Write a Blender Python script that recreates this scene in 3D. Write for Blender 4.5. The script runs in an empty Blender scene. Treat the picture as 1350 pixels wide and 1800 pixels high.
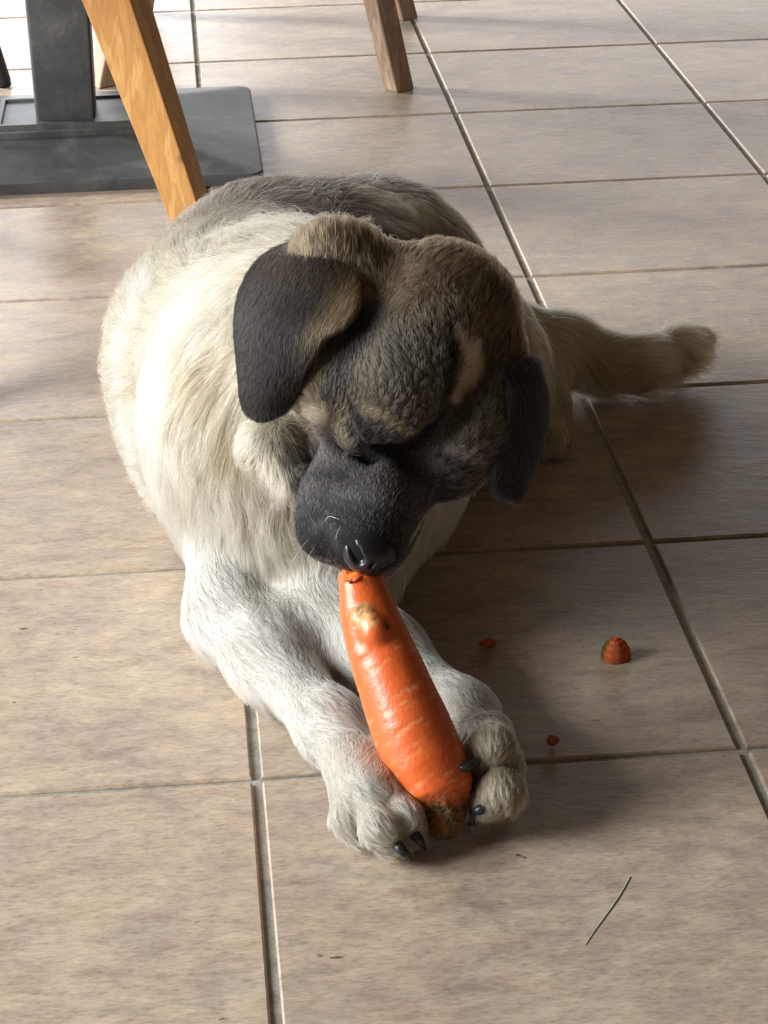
import bpy, bmesh, math, random
import numpy as np
from mathutils import Matrix, Vector
from mathutils.bvhtree import BVHTree
from mathutils.kdtree import KDTree

rng = np.random.default_rng(7)
FUR_COUNT, EAR_COUNT = 330000, 16000
random.seed(7)
S = bpy.context.scene
COL = S.collection

# ------------------------------------------------------------------ camera, light, exposure
CAM_POS = np.array([-0.0248, -1.3845, 0.8305])
PITCH, ROLL, YAW, FOCAL = 1.14065, -0.020646, -0.0826973, 4171.45


def cam_rot():
    cx, sx = math.cos(PITCH), math.sin(PITCH)
    cz, sz = math.cos(YAW), math.sin(YAW)
    cr, sr = math.cos(ROLL), math.sin(ROLL)
    X = np.array([[1, 0, 0], [0, cx, -sx], [0, sx, cx]])
    Z = np.array([[cz, -sz, 0], [sz, cz, 0], [0, 0, 1]])
    R = np.array([[cr, -sr, 0], [sr, cr, 0], [0, 0, 1]])
    return Z @ X @ R


CR = cam_rot()
cam_data = bpy.data.cameras.new('camera')
cam_data.sensor_fit = 'AUTO'
cam_data.sensor_width = 36.0
cam_data.lens = FOCAL / 1800 * 36.0
cam_data.clip_start = 0.05
cam = bpy.data.objects.new('camera', cam_data)
COL.objects.link(cam)
m4 = Matrix.Identity(4)
for i in range(3):
    for j in range(3):
        m4[i][j] = CR[i, j]
    m4[i][3] = CAM_POS[i]
cam.matrix_world = m4
S.camera = cam

S.view_settings.view_transform = 'Standard'
S.view_settings.look = 'None'
S.view_settings.gamma = 1.0
S.view_settings.use_curve_mapping = False
S.view_settings.exposure = 0.25

world = bpy.data.worlds.new('world')
S.world = world
world.use_nodes = True
bgn = world.node_tree.nodes['Background']
bgn.inputs['Color'].default_value = (1.0, 0.78, 0.54, 1)
bgn.inputs['Strength'].default_value = 0.068


def area(name, loc, target, sx, sy, power, color):
    l = bpy.data.lights.new(name, 'AREA')
    l.shape = 'RECTANGLE'
    l.size, l.size_y = sx, sy
    l.energy = power
    l.color = color
    o = bpy.data.objects.new(name, l)
    COL.objects.link(o)
    o.location = loc
    d = Vector(target) - Vector(loc)
    o.rotation_euler = d.to_track_quat('-Z', 'Y').to_euler()
    return o


area('patio_door_light', (-2.5, -0.3, 1.15), (0.1, 0.25, 0.12), 1.7, 1.5, 165, (0.93, 0.97, 1.0))
w2 = area('side_window_light', (-2.2, 2.9, 0.95), (0.3, 1.95, 0.0), 0.6, 0.8, 27, (0.93, 0.97, 1.0))
w2.data.spread = math.radians(75)
area('far_window_light', (-0.8, 6.4, 1.1), (-0.1, 1.0, 0.2), 1.9, 1.4, 74, (0.93, 0.96, 1.0))
area('far_doorway_light', (1.6, 6.4, 1.05), (0.3, 1.0, 0.2), 2.2, 1.3, 24, (0.96, 0.97, 1.0))


# ------------------------------------------------------------------ helpers
def ray(px, py):
    return CR @ np.array([(px - 675) / FOCAL, -(py - 900) / FOCAL, -1.0])


def atz(px, py, z=0.0):
    d = ray(px, py)
    return CAM_POS + d * (z - CAM_POS[2]) / d[2]


def aty(px, py, y):
    d = ray(px, py)
    return CAM_POS + d * (y - CAM_POS[1]) / d[1]


def link(name, mesh, parent=None, mat=None, label=None, cat=None, group=None, kind=None):
    o = bpy.data.objects.new(name, mesh)
    COL.objects.link(o)
    if parent is not None:
        o.parent = parent
    if mat is not None:
        mesh.materials.append(mat)
    if label:
        o['label'] = label
    if cat:
        o['category'] = cat
    if group:
        o['group'] = group
    if kind:
        o['kind'] = kind
    return o


def empty(name, loc, label, cat, rz=0, group=None):
    o = bpy.data.objects.new(name, None)
    COL.objects.link(o)
    o.location = loc
    o.rotation_euler = (0, 0, rz)
    o['label'] = label
    o['category'] = cat
    if group:
        o['group'] = group
    return o


def bm_mesh(name, bm, smooth=False):
    bmesh.ops.recalc_face_normals(bm, faces=bm.faces)
    me = bpy.data.meshes.new(name)
    bm.to_mesh(me)
    bm.free()
    if smooth:
        me.polygons.foreach_set('use_smooth', [True] * len(me.polygons))
    return me


def np_mesh(name, verts, faces, smooth=True):
    me = bpy.data.meshes.new(name)
    verts = np.asarray(verts, np.float32)
    faces = np.asarray(faces, np.int32)
    n = faces.shape[1]
    me.vertices.add(len(verts))
    me.vertices.foreach_set('co', verts.ravel())
    me.loops.add(faces.size)
    me.loops.foreach_set('vertex_index', faces.ravel())
    me.polygons.add(len(faces))
    me.polygons.foreach_set('loop_start', np.arange(0, faces.size, n, dtype=np.int32))
    me.update(calc_edges=True)
    if smooth:
        me.polygons.foreach_set('use_smooth', np.ones(len(faces), bool))
    return me


def add_prism(bm, bottom, top):
    vb = [bm.verts.new(p) for p in bottom]
    vt = [bm.verts.new(p) for p in top]
    n = len(vb)
    bm.faces.new(vb[::-1])
    bm.faces.new(vt)
    for i in range(n):
        bm.faces.new((vb[i], vb[(i + 1) % n], vt[(i + 1) % n], vt[i]))


def bevel_all(bm, w, seg=2):
    bmesh.ops.bevel(bm, geom=list(bm.edges), offset=w, segments=seg, affect='EDGES', profile=0.5)


def tube(pts, radii, nseg=12, cap=True):
    """lofted round tube through pts -> verts, quads (ends rounded off with small rings)"""
    pts = np.asarray(pts, float)
    n = len(pts)
    tg = np.gradient(pts, axis=0)
    tg /= np.linalg.norm(tg, axis=1)[:, None]
    ref = np.array([0.0, 0.0, 1.0]) if abs(tg[0][2]) < .9 else np.array([1.0, 0, 0])
    V = []
    for i in range(n):
        a = np.cross(tg[i], ref)
        a /= np.linalg.norm(a)
        b = np.cross(a, tg[i])
        for k in range(nseg):
            t = 2 * math.pi * k / nseg
            V.append(pts[i] + radii[i] * (a * math.cos(t) + b * math.sin(t)))
    Fc = []
    for i in range(n - 1):
        for k in range(nseg):
            Fc.append((i * nseg + k, i * nseg + (k + 1) % nseg, (i + 1) * nseg + (k + 1) % nseg, (i + 1) * nseg + k))
    return V, Fc


def catmull(pts, n):
    P = np.asarray(pts, float)
    P = np.vstack([2 * P[0] - P[1], P, 2 * P[-1] - P[-2]])
    m = len(P) - 3
    out = []
    for t in np.linspace(0, m - 1e-9, n):
        i = int(t)
        f = t - i
        p0, p1, p2, p3 = P[i:i + 4]
        out.append(.5 * ((2 * p1) + (-p0 + p2) * f + (2 * p0 - 5 * p1 + 4 * p2 - p3) * f * f + (-p0 + 3 * p1 - 3 * p2 + p3) * f ** 3))
    return np.array(out)


# ------------------------------------------------------------------ materials
class NT:
    def __init__(self, name):
        self.m = bpy.data.materials.new(name)
        self.m.use_nodes = True
        self.t = self.m.node_tree
        self.p = self.t.nodes['Principled BSDF']

    def n(self, typ, **kw):
        nd = self.t.nodes.new(typ)
        for k, v in kw.items():
            setattr(nd, k, v)
        return nd

    def l(self, a, b):
        self.t.links.new(a, b)

    def noise(self, vec, scale, detail=4, rough=.55, dist=0.0):
        nd = self.n('ShaderNodeTexNoise')
        nd.inputs['Scale'].default_value = scale
        nd.inputs['Detail'].default_value = detail
        nd.inputs['Roughness'].default_value = rough
        nd.inputs['Distortion'].default_value = dist
        self.l(vec, nd.inputs['Vector'])
        return nd

    def ramp(self, fac, stops):
        nd = self.n('ShaderNodeValToRGB')
        e = nd.color_ramp.elements
        while len(e) < len(stops):
            e.new(.5)
        for el, (p, c) in zip(e, stops):
            el.position = p
            el.color = (*c, 1)
        self.l(fac, nd.inputs['Fac'])
        return nd

    def mix(self, a, b, fac, mode='MIX'):
        nd = self.n('ShaderNodeMix', data_type='RGBA', blend_type=mode)
        for s, v in ((6, a), (7, b), (0, fac)):
            if hasattr(v, 'is_linked') or isinstance(v, bpy.types.NodeSocket):
                self.l(v, nd.inputs[s])
            elif s == 0:
                nd.inputs[0].default_value = v
            else:
                nd.inputs[s].default_value = (*v, 1)
        return nd.outputs[2]

    def mapping(self, vec, scale):
        nd = self.n('ShaderNodeMapping')
        nd.inputs['Scale'].default_value = scale
        self.l(vec, nd.inputs['Vector'])
        return nd.outputs[0]

    def bump(self, h, strength, dist=.002):
        nd = self.n('ShaderNodeBump')
        nd.inputs['Strength'].default_value = strength
        nd.inputs['Distance'].default_value = dist
        self.l(h, nd.inputs['Height'])
        self.l(nd.outputs[0], self.p.inputs['Normal'])


def srgb(r, g, b):
    f = lambda c: (c / 255 / 12.92) if c / 255 <= .04045 else ((c / 255 + .055) / 1.055) ** 2.4
    return (f(r), f(g), f(b))


def mat_tile():
    t = NT('stoneware_tile')
    tc = t.n('ShaderNodeTexCoord')
    oi = t.n('ShaderNodeObjectInfo')
    off = t.n('ShaderNodeVectorMath', operation='SCALE')
    cmb = t.n('ShaderNodeCombineXYZ')
    for k, mul in enumerate((37.0, 91.0, 53.0)):
        mm = t.n('ShaderNodeMath', operation='MULTIPLY')
        mm.inputs[1].default_value = mul
        t.l(oi.outputs['Random'], mm.inputs[0])
        t.l(mm.outputs[0], cmb.inputs[k])
    add = t.n('ShaderNodeVectorMath', operation='ADD')
    t.l(tc.outputs['Object'], add.inputs[0])
    t.l(cmb.outputs[0], add.inputs[1])
    v = add.outputs[0]
    big = t.noise(t.mapping(v, (1, 1.5, 1)), 8.5, 5, .65, 1.0)
    mid = t.noise(t.mapping(v, (1, 2.3, 1)), 34, 6, .7, .5)
    fine = t.noise(t.mapping(v, (1, 3.2, 1)), 150, 3, .7)
    c1 = t.ramp(big.outputs[0], [(.3, srgb(156, 138, 126)), (.47, srgb(182, 163, 145)), (.6, srgb(196, 179, 156)), (.75, srgb(170, 158, 152))])
    c2 = t.ramp(mid.outputs[0], [(.33, srgb(138, 119, 108)), (.5, srgb(182, 163, 145)), (.68, srgb(214, 197, 172))])
    c = t.mix(c1.outputs[0], c2.outputs[0], .45)
    c3 = t.ramp(fine.outputs[0], [(.3, (.62, .60, .58)), (.52, (1, 1, 1)), (.7, (1.12, 1.1, 1.06))])
    c = t.mix(c, c3.outputs[0], .75, 'MULTIPLY')
    blot = t.noise(t.mapping(v, (1, 1.25, 1)), 22, 4, .6, .6)
    c4 = t.ramp(blot.outputs[0], [(.32, (.86, .85, .89)), (.5, (1, .99, .98)), (.66, (1.1, 1.07, .99))])
    c = t.mix(c, c4.outputs[0], .9, 'MULTIPLY')
    # scattered dark pits
    vo = t.n('ShaderNodeTexNoise')
    vo.inputs['Scale'].default_value = 75
    vo.inputs['Detail'].default_value = 2
    t.l(t.mapping(v, (1, 1.6, 1)), vo.inputs['Vector'])
    pit = t.ramp(vo.outputs[0], [(.74, (0, 0, 0)), (.80, (1, 1, 1))])
    c = t.mix(c, srgb(92, 78, 68), pit.outputs[0])
    hs = t.n('ShaderNodeHueSaturation')
    mr = t.n('ShaderNodeMapRange')
    mr.inputs['To Min'].default_value = .92
    mr.inputs['To Max'].default_value = 1.08
    t.l(oi.outputs['Random'], mr.inputs['Value'])
    t.l(mr.outputs[0], hs.inputs['Value'])
    t.l(c, hs.inputs['Color'])
    t.l(hs.outputs[0], t.p.inputs['Base Color'])
    rr = t.ramp(mid.outputs[0], [(.3, (.36,) * 3), (.7, (.5,) * 3)])
    t.l(rr.outputs[0], t.p.inputs['Roughness'])
    t.p.inputs['Specular IOR Level'].default_value = .5
    hsum = t.n('ShaderNodeMath', operation='ADD')
    t.l(big.outputs[0], hsum.inputs[0])
    t.l(mid.outputs[0], hsum.inputs[1])
    t.bump(hsum.outputs[0], .25, .002)
    return t.m


def mat_grout():
    t = NT('cement_grout')
    tc = t.n('ShaderNodeTexCoord')
    n1 = t.noise(tc.outputs['Object'], 60, 4)
    n2 = t.noise(tc.outputs['Object'], 400, 3)
    c = t.ramp(n1.outputs[0], [(.3, srgb(142, 137, 126)), (.6, srgb(176, 171, 158))])
    d = t.ramp(n2.outputs[0], [(.3, (.75, .75, .75)), (.6, (1.05, 1.05, 1.05))])
    t.l(t.mix(c.outputs[0], d.outputs[0], 1.0, 'MULTIPLY'), t.p.inputs['Base Color'])
    t.p.inputs['Roughness'].default_value = .85
    t.bump(n2.outputs[0], .5, .001)
    return t.m


def mat_wood(name, a, b, c, rough=.42):
    t = NT(name)
    tc = t.n('ShaderNodeTexCoord')
    n0 = t.noise(t.mapping(tc.outputs['Object'], (1, 1, .12)), 60, 3, .5, 1.2)
    n = t.noise(t.mapping(tc.outputs['Object'], (1, 1, .05)), 420, 4)
    kn = t.noise(tc.outputs['Object'], 22, 1)
    c1 = t.ramp(n0.outputs[0], [(.36, a), (.5, b), (.62, c)])
    c2 = t.ramp(n.outputs[0], [(.3, (.82, .79, .75)), (.6, (1, 1, 1))])
    col = t.mix(c1.outputs[0], c2.outputs[0], .8, 'MULTIPLY')
    k_ = t.ramp(kn.outputs[0], [(.70, (0, 0, 0)), (.76, (.8, .8, .8))])
    t.l(t.mix(col, tuple(x * .3 for x in a), k_.outputs[0]), t.p.inputs['Base Color'])
    t.p.inputs['Roughness'].default_value = rough
    t.bump(n.outputs[0], .12, .001)
    return t.m


def mat_iron():
    t = NT('painted_cast_iron')
    tc = t.n('ShaderNodeTexCoord')
    n1 = t.noise(tc.outputs['Object'], 14, 5, .65, .5)
    n2 = t.noise(tc.outputs['Object'], 160, 3)
    c = t.ramp(n1.outputs[0], [(.3, srgb(58, 59, 60)), (.55, srgb(80, 81, 81)), (.72, srgb(112, 111, 108))])
    d = t.ramp(n2.outputs[0], [(.3, (.8,) * 3), (.65, (1.1,) * 3)])
    t.l(t.mix(c.outputs[0], d.outputs[0], .7, 'MULTIPLY'), t.p.inputs['Base Color'])
    t.p.inputs['Roughness'].default_value = .5
    t.bump(n2.outputs[0], .25, .001)
    return t.m


def mat_plain(name, col, rough=.5, spec=.5, noise=0, metal=0.0):
    t = NT(name)
    tc = t.n('ShaderNodeTexCoord')
    n1 = t.noise(tc.outputs['Object'], noise or 120, 3)
    d = t.ramp(n1.outputs[0], [(.3, tuple(x * .75 for x in col)), (.7, tuple(min(1, x * 1.15) for x in col))])
    t.l(d.outputs[0], t.p.inputs['Base Color'])
    t.p.inputs['Roughness'].default_value = rough
    t.p.inputs['Specular IOR Level'].default_value = spec
    t.p.inputs['Metallic'].default_value = metal
    return t.m


def mat_attr(name, rough=.6, spec=.3, sss=0.0, bump=0, bscale=200, coat=0):
    t = NT(name)
    at = t.n('ShaderNodeAttribute', attribute_name='coat')
    t.l(at.outputs['Color'], t.p.inputs['Base Color'])
    t.p.inputs['Roughness'].default_value = rough
    t.p.inputs['Specular IOR Level'].default_value = spec
    t.p.inputs['Coat Weight'].default_value = coat
    t.p.inputs['Coat Roughness'].default_value = .15
    if sss:
        t.p.inputs['Subsurface Weight'].default_value = sss
        t.p.inputs['Subsurface Scale'].default_value = .006
    if bump:
        tc = t.n('ShaderNodeTexCoord')
        n = t.noise(tc.outputs['Object'], bscale, 4)
        t.bump(n.outputs[0], bump, .002)
    return t.m


def mat_fur():
    m = bpy.data.materials.new('fur_strands')
    m.use_nodes = True
    nt = m.node_tree
    nt.nodes.remove(nt.nodes['Principled BSDF'])
    out = nt.nodes['Material Output']
    at = nt.nodes.new('ShaderNodeAttribute')
    at.attribute_name = 'coat'
    h = nt.nodes.new('ShaderNodeBsdfHairPrincipled')
    h.parametrization = 'COLOR'
    h.inputs['Roughness'].default_value = .55
    h.inputs['IOR'].default_value = 1.42
    h.inputs['Radial Roughness'].default_value = .6
    h.inputs['Coat'].default_value = 0.0
    nt.links.new(at.outputs['Color'], h.inputs['Color'])
    nt.links.new(h.outputs[0], out.inputs['Surface'])
    return m


M_TILE, M_GROUT = mat_tile(), mat_grout()
M_HONEY = mat_wood('honey_wood', srgb(206, 152, 88), srgb(192, 138, 76), srgb(216, 166, 102))
M_PALE = mat_wood('pale_wood', srgb(170, 140, 116), srgb(150, 120, 98), srgb(184, 156, 132), .55)
M_IRON = mat_iron()
M_BLACK = mat_plain('black_metal', srgb(24, 24, 26), .4)
M_SKIN = mat_attr('dog_skin', .75, .15)
M_FUR = mat_fur()
M_CLAW = mat_plain('claw_horn', srgb(40, 40, 44), .35, .5, 300)
M_NOSE = mat_plain('nose_leather', srgb(26, 26, 29), .32, .5, 500)
M_EYE = mat_plain('dark_eye', srgb(16, 12, 10), .1, .6)
M_WHISK = mat_plain('white_whisker', srgb(220, 215, 205), .4)
M_CARROT = mat_attr('carrot_skin', .36, .5, .15, .25, 260, .12)

# ------------------------------------------------------------------ floor: grout bed and tiles
TS, JOINT = 1 / 3, 0.0068
bm = bmesh.new()
add_prism(bm, [(-3.05, -3.05, -.03), (3.05, -3.05, -.03), (3.05, 4.35, -.03), (-3.05, 4.35, -.03)],
          [(-3.05, -3.05, -.003), (3.05, -3.05, -.003), (3.05, 4.35, -.003), (-3.05, 4.35, -.003)])
floor = link('floor', bm_mesh('floor', bm), None, M_GROUT, kind='structure')
floor['label'] = 'taupe stoneware tile floor with pale recessed grout joints'
tile_meshes = []
for v in range(4):
    bm = bmesh.new()
    r_ = random.Random(v)
    h = (TS - JOINT) / 2
    rings = []
    for inset, z in ((0, -.006), (0, -.0018), (.0004, -.0007), (.0014, 0.0)):
        k = h - inset
        ring = []
        for cx, cy in ((-1, -1), (1, -1), (1, 1), (-1, 1)):
            ring.append(bm.verts.new((cx * k + r_.uniform(-.0004, .0004), cy * k + r_.uniform(-.0004, .0004), z)))
        rings.append(ring)
    for a, b in zip(rings, rings[1:]):
        for i in range(4):
            bm.faces.new((a[i], a[(i + 1) % 4], b[(i + 1) % 4], b[i]))
    bm.faces.new(rings[-1])
    bm.faces.new(rings[0][::-1])
    me = bm_mesh('tile', bm)
    me.materials.append(M_TILE)
    tile_meshes.append(me)
for iy in range(-6, 13):
    for ix in range(-6, 7):
        o = bpy.data.objects.new('tile', random.choice(tile_meshes))
        COL.objects.link(o)
        o.parent = floor
        o.location = ((ix + .5) * TS, (iy + .5) * TS, random.uniform(-.0003, 0.0))
        o.rotation_euler = (0, 0, random.choice((0, math.pi)))
# a green pencil stroke on the front tile
pa, pb = atz(1108, 1542), atz(1032, 1660)
pts = [pa + (pb - pa) * t + np.array([.0008 * math.sin(5 * t), 0, .0003]) for t in np.linspace(0, 1, 7)]
wv = np.array([.0009, .0004, 0])
V, Fc = [], []
for i, p in enumerate(pts):
    w = wv * (1.2 - .8 * abs(i / 6 - .4) * 2 * .8)
    V += [p - w, p + w, p + w + (0, 0, -.0002), p - w + (0, 0, -.0002)]
for i in range(6):
    for k in range(4):
        Fc.append((i * 4 + k, i * 4 + (k + 1) % 4, i * 4 + 4 + (k + 1) % 4, i * 4 + 4 + k))
link('pencil_mark', np_mesh('pencil_mark', V, Fc), floor, mat_plain('green_pencil', srgb(152, 153, 134), .8, .2, 900), 'green pencil stroke')

# ------------------------------------------------------------------ pedestal table
px0, py0 = -.172, 1.594
tab = empty('pedestal_table', (px0, py0, 0), 'dark grey cast iron pedestal table foot with a square column', 'table')
bm = bmesh.new()
hx, hy = .240, .212


def rrect(hx, hy, r, z, n=5, cx=0, cy=0):
    out = []
    for sx, sy, a0 in ((1, 1, 0), (-1, 1, 90), (-1, -1, 180), (1, -1, 270)):
        for k in range(n):
            a = math.radians(a0 + 90 * k / (n - 1))
            out.append((cx + sx * (hx - r) + r * math.cos(a), cy + sy * (hy - r) + r * math.sin(a), z))
    return out


def loft(bm, rings, cap=True):
    R_ = [[bm.verts.new(p) for p in r] for r in rings]
    n = len(R_[0])
    for a, b in zip(R_, R_[1:]):
        for i in range(n):
            bm.faces.new((a[i], a[(i + 1) % n], b[(i + 1) % n], b[i]))
    if cap:
        bm.faces.new(R_[0][::-1])
        bm.faces.new(R_[-1])


loft(bm, [rrect(hx, hy, .018, 0), rrect(hx, hy, .018, .010), rrect(hx - .002, hy - .002, .017, .013), rrect(.105, .09, .006, .034)])
base = link('base_plate', bm_mesh('base_plate', bm), tab, M_IRON)
bm = bmesh.new()
loft(bm, [rrect(.105, .085, .003, .030), rrect(.105, .085, .003, .040), rrect(.103, .083, .003, .041), rrect(.098, .078, .003, .041), rrect(.096, .076, .003, .038),
          rrect(.088, .068, .003, .038), rrect(.086, .066, .003, .046), rrect(.080, .060, .003, .046), rrect(.078, .058, .003, .043), rrect(.06, .045, .003, .043)])
link('stepped_collar', bm_mesh('stepped_collar', bm), tab, M_IRON)
bm = bmesh.new()
loft(bm, [rrect(.037, .037, .004, .043), rrect(.040, .040, .004, .30), rrect(.040, .040, .004, .70)])
col_ = link('column', bm_mesh('column', bm), tab, M_IRON)
bm = bmesh.new()
loft(bm, [rrect(.16, .16, .01, .70), rrect(.16, .16, .01, .712)])
link('top_bracket', bm_mesh('top_bracket', bm), tab, M_IRON)


# ------------------------------------------------------------------ chairs
def splay_chair(name, label, feet, tops, w0, w1, depth0, depth1, seat_z, mat, rz, lrz, cat='chair', back=True):
    """wooden chair: four tapered splayed legs under a seat and a slatted back; feet/tops are world points"""
    c = np.mean(np.array(feet), axis=0)
    root = empty(name, (c[0], c[1], 0), label, cat)
    ca, sa = math.cos(rz), math.sin(rz)
    ex, ey = np.array([ca, sa, 0]), np.array([-sa, ca, 0])
    o3 = np.array([c[0], c[1], 0])
    for f, tp in zip(feet, tops):
        bm = bmesh.new()
        f, tp = np.array(f, float) - o3, np.array(tp, float) - o3

        def sq(p, w, d):
            lx, ly = np.array([math.cos(lrz), math.sin(lrz), 0]), np.array([-math.sin(lrz), math.cos(lrz), 0])
            return [tuple(p + lx * sx * w + ly * sy * d) for sx, sy in ((-1, -1), (1, -1), (1, 1), (-1, 1))]
        add_prism(bm, sq(f, w0, depth0), sq(tp, w1, depth1))
        bevel_all(bm, .002, 2)
        link('leg', bm_mesh('leg', bm), root, mat)
    T = np.mean(np.array(tops), axis=0) - o3
    hx = .5 * np.linalg.norm(np.array(tops[1]) - np.array(tops[0])) + .035
    hy = .5 * np.linalg.norm(np.array(tops[2]) - np.array(tops[1])) + .035
    bm = bmesh.new()
    ring = lambda r, z, k: [tuple(np.array([T[0], T[1], 0]) + ex * p[0] + ey * p[1] + np.array([0, 0, p[2]])) for p in rrect(hx - k, hy - k, r, z)]
    loft(bm, [ring(.03, seat_z, .004), ring(.03, seat_z + .004, 0), ring(.03, seat_z + .018, 0), ring(.03, seat_z + .022, .004)])
    link('seat', bm_mesh('seat', bm), root, mat)
    if not back:
        return root
    bm = bmesh.new()
    for sx in (-1, 1):
        p = np.array([T[0], T[1], 0]) + ex * sx * (hx - .03) + ey * (hy - .03)
        q = p + ey * .05
        add_prism(bm, [tuple(p + ex * a * .014 + ey * b * .012 + (0, 0, seat_z + .02)) for a, b in ((-1, -1), (1, -1), (1, 1), (-1, 1))],
                  [tuple(q + ex * a * .012 + ey * b * .010 + (0, 0, seat_z + .40)) for a, b in ((-1, -1), (1, -1), (1, 1), (-1, 1))])
    for zz in (.18, .30):
        p = np.array([T[0], T[1], 0]) + ey * (hy - .03 + .05 * zz / .4)
        add_prism(bm, [tuple(p + ex * a * (hx - .03) + ey * b * .007 + (0, 0, seat_z + zz)) for a, b in ((-1, -1), (1, -1), (1, 1), (-1, 1))],
                  [tuple(p + ex * a * (hx - .03) + ey * b * .007 + (0, 0, seat_z + zz + .07)) for a, b in ((-1, -1), (1, -1), (1, 1), (-1, 1))])
    link('backrest', bm_mesh('backrest', bm), root, mat)
    return root


# the pale chair beyond the dog: three of its feet in view
fl, fr, rr = np.array([-.134, 1.889, 0]), np.array([.272, 1.80, 0]), np.array([.322, 2.225, 0])
rl = fl + rr - fr
sp = .11
feet = [fl, fr, rr, rl]
cc = sum(feet) / 4
tops = [f + np.array([(cc[0] - f[0]) * .5, (cc[1] - f[1]) * .12, .44]) for f in feet]
splay_chair('wooden_chair', 'pale weathered wooden chair with splayed legs standing behind the pedestal', feet, tops,
            .0150, .018, .0150, .018, .44, M_PALE, math.radians(-12), math.radians(-57))
# the honey coloured chair whose front leg stands right behind the dog
ff = aty(364, 442, 1.10)
ff[2] = 0
ft = aty(204, 0, 1.10)
k = .44 / ft[2]
ft = ff + (ft - ff) * k
lean = ft - ff
scen = ff + np.array([-.32, -.07, 0])
rad_ = ff - scen
prp = np.array([-rad_[1], rad_[0], 0])
feet, tops = [], []
for v_ in (rad_, prp, -rad_, -prp):
    feet.append(scen + v_)
    tops.append(scen + v_ * (1 - np.linalg.norm(lean[:2]) / np.linalg.norm(rad_)) + np.array([0, 0, .44]))
tops[0] = ft
splay_chair('wooden_stool', 'honey brown wooden stool, one thick tapered leg slanting down right behind the dog', feet, tops,
            .0175, .032, .017, .031, .44, M_HONEY, math.radians(-34), math.radians(-19), 'stool', False)
# black metal chair at the far left: one leg in view
fb = atz(8, 152, 0)
root = empty('metal_chair', (fb[0] - .2, fb[1] + .2, 0), 'black tubular metal chair, only one thin leg tip in view beyond the pedestal', 'chair')
o3 = np.array([fb[0] - .2, fb[1] + .2, 0])
for dx, dy in ((0, 0), (-.05, .42), (-.42, .38), (-.40, -.03)):
    f = np.array([fb[0] + dx, fb[1] + dy, 0.0]) - o3
    inw = np.array([-.10 if dx > -.2 else .10, 0, .44])
    V, Fc = tube([f, f + inw * .02, f + inw * .5, f + inw], [.010, .0115, .0115, .0115], 14)
    n = len(V)
    Fc = list(Fc)
    V += [f, f + inw]
    bm = bmesh.new()
    vs = [bm.verts.new(p) for p in V]
    for q in Fc:
        bm.faces.new([vs[i] for i in q])
    for i in range(14):
        bm.faces.new((vs[n], vs[(i + 1) % 14], vs[i]))
        bm.faces.new((vs[n + 1], vs[n - 14 + i], vs[n - 14 + (i + 1) % 14]))
    link('leg', bm_mesh('leg', bm, True), root, M_BLACK)
bm = bmesh.new()
loft(bm, [rrect(.16, .18, .03, .44), rrect(.165, .185, .03, .445), rrect(.165, .185, .03, .46), rrect(.16, .18, .03, .464)])
link('seat', bm_mesh('seat', bm), root, M_BLACK)

# ------------------------------------------------------------------ signed-distance modelling (numpy surface nets)
def nrm(v):
    v = np.asarray(v, float)
    return v / np.linalg.norm(v)


class RC:      # tapered capsule
    def __init__(s, a, b, ra, rb, d=None, L=.02):
        s.a, s.b, s.ra, s.rb = np.asarray(a, np.float32), np.asarray(b, np.float32), ra, rb
        s.d = nrm(d) if d is not None else nrm(np.asarray(b) - np.asarray(a))
        s.L = L

    def __call__(s, p):
        ba = s.b - s.a
        pa = p - s.a
        h = np.clip(pa @ ba / (ba @ ba), 0, 1)
        return np.linalg.norm(pa - h[:, None] * ba, axis=1) - (s.ra + (s.rb - s.ra) * h)


class EL:      # ellipsoid, axes as rows
    def __init__(s, c, r, ax=None, d=(0, 1, 0), L=.02):
        s.c, s.r = np.asarray(c, np.float32), np.asarray(r, np.float32)
        s.ax = np.eye(3, dtype=np.float32) if ax is None else np.asarray(ax, np.float32)
        s.d, s.L = nrm(d), L

    def __call__(s, p):
        q = (p - s.c) @ s.ax.T
        k0 = np.linalg.norm(q / s.r, axis=1)
        k1 = np.linalg.norm(q / (s.r * s.r), axis=1) + 1e-9
        return k0 * (k0 - 1) / k1


def smin(a, b, k):
    h = np.maximum(k - np.abs(a - b), 0) / k
    return np.minimum(a, b) - h * h * k * .25


def smax(a, b, k):
    return -smin(-a, -b, k)


def union(prims, p, k):
    d = prims[0](p)
    for q in prims[1:]:
        d = smin(d, q(p), k)
    return d


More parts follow.
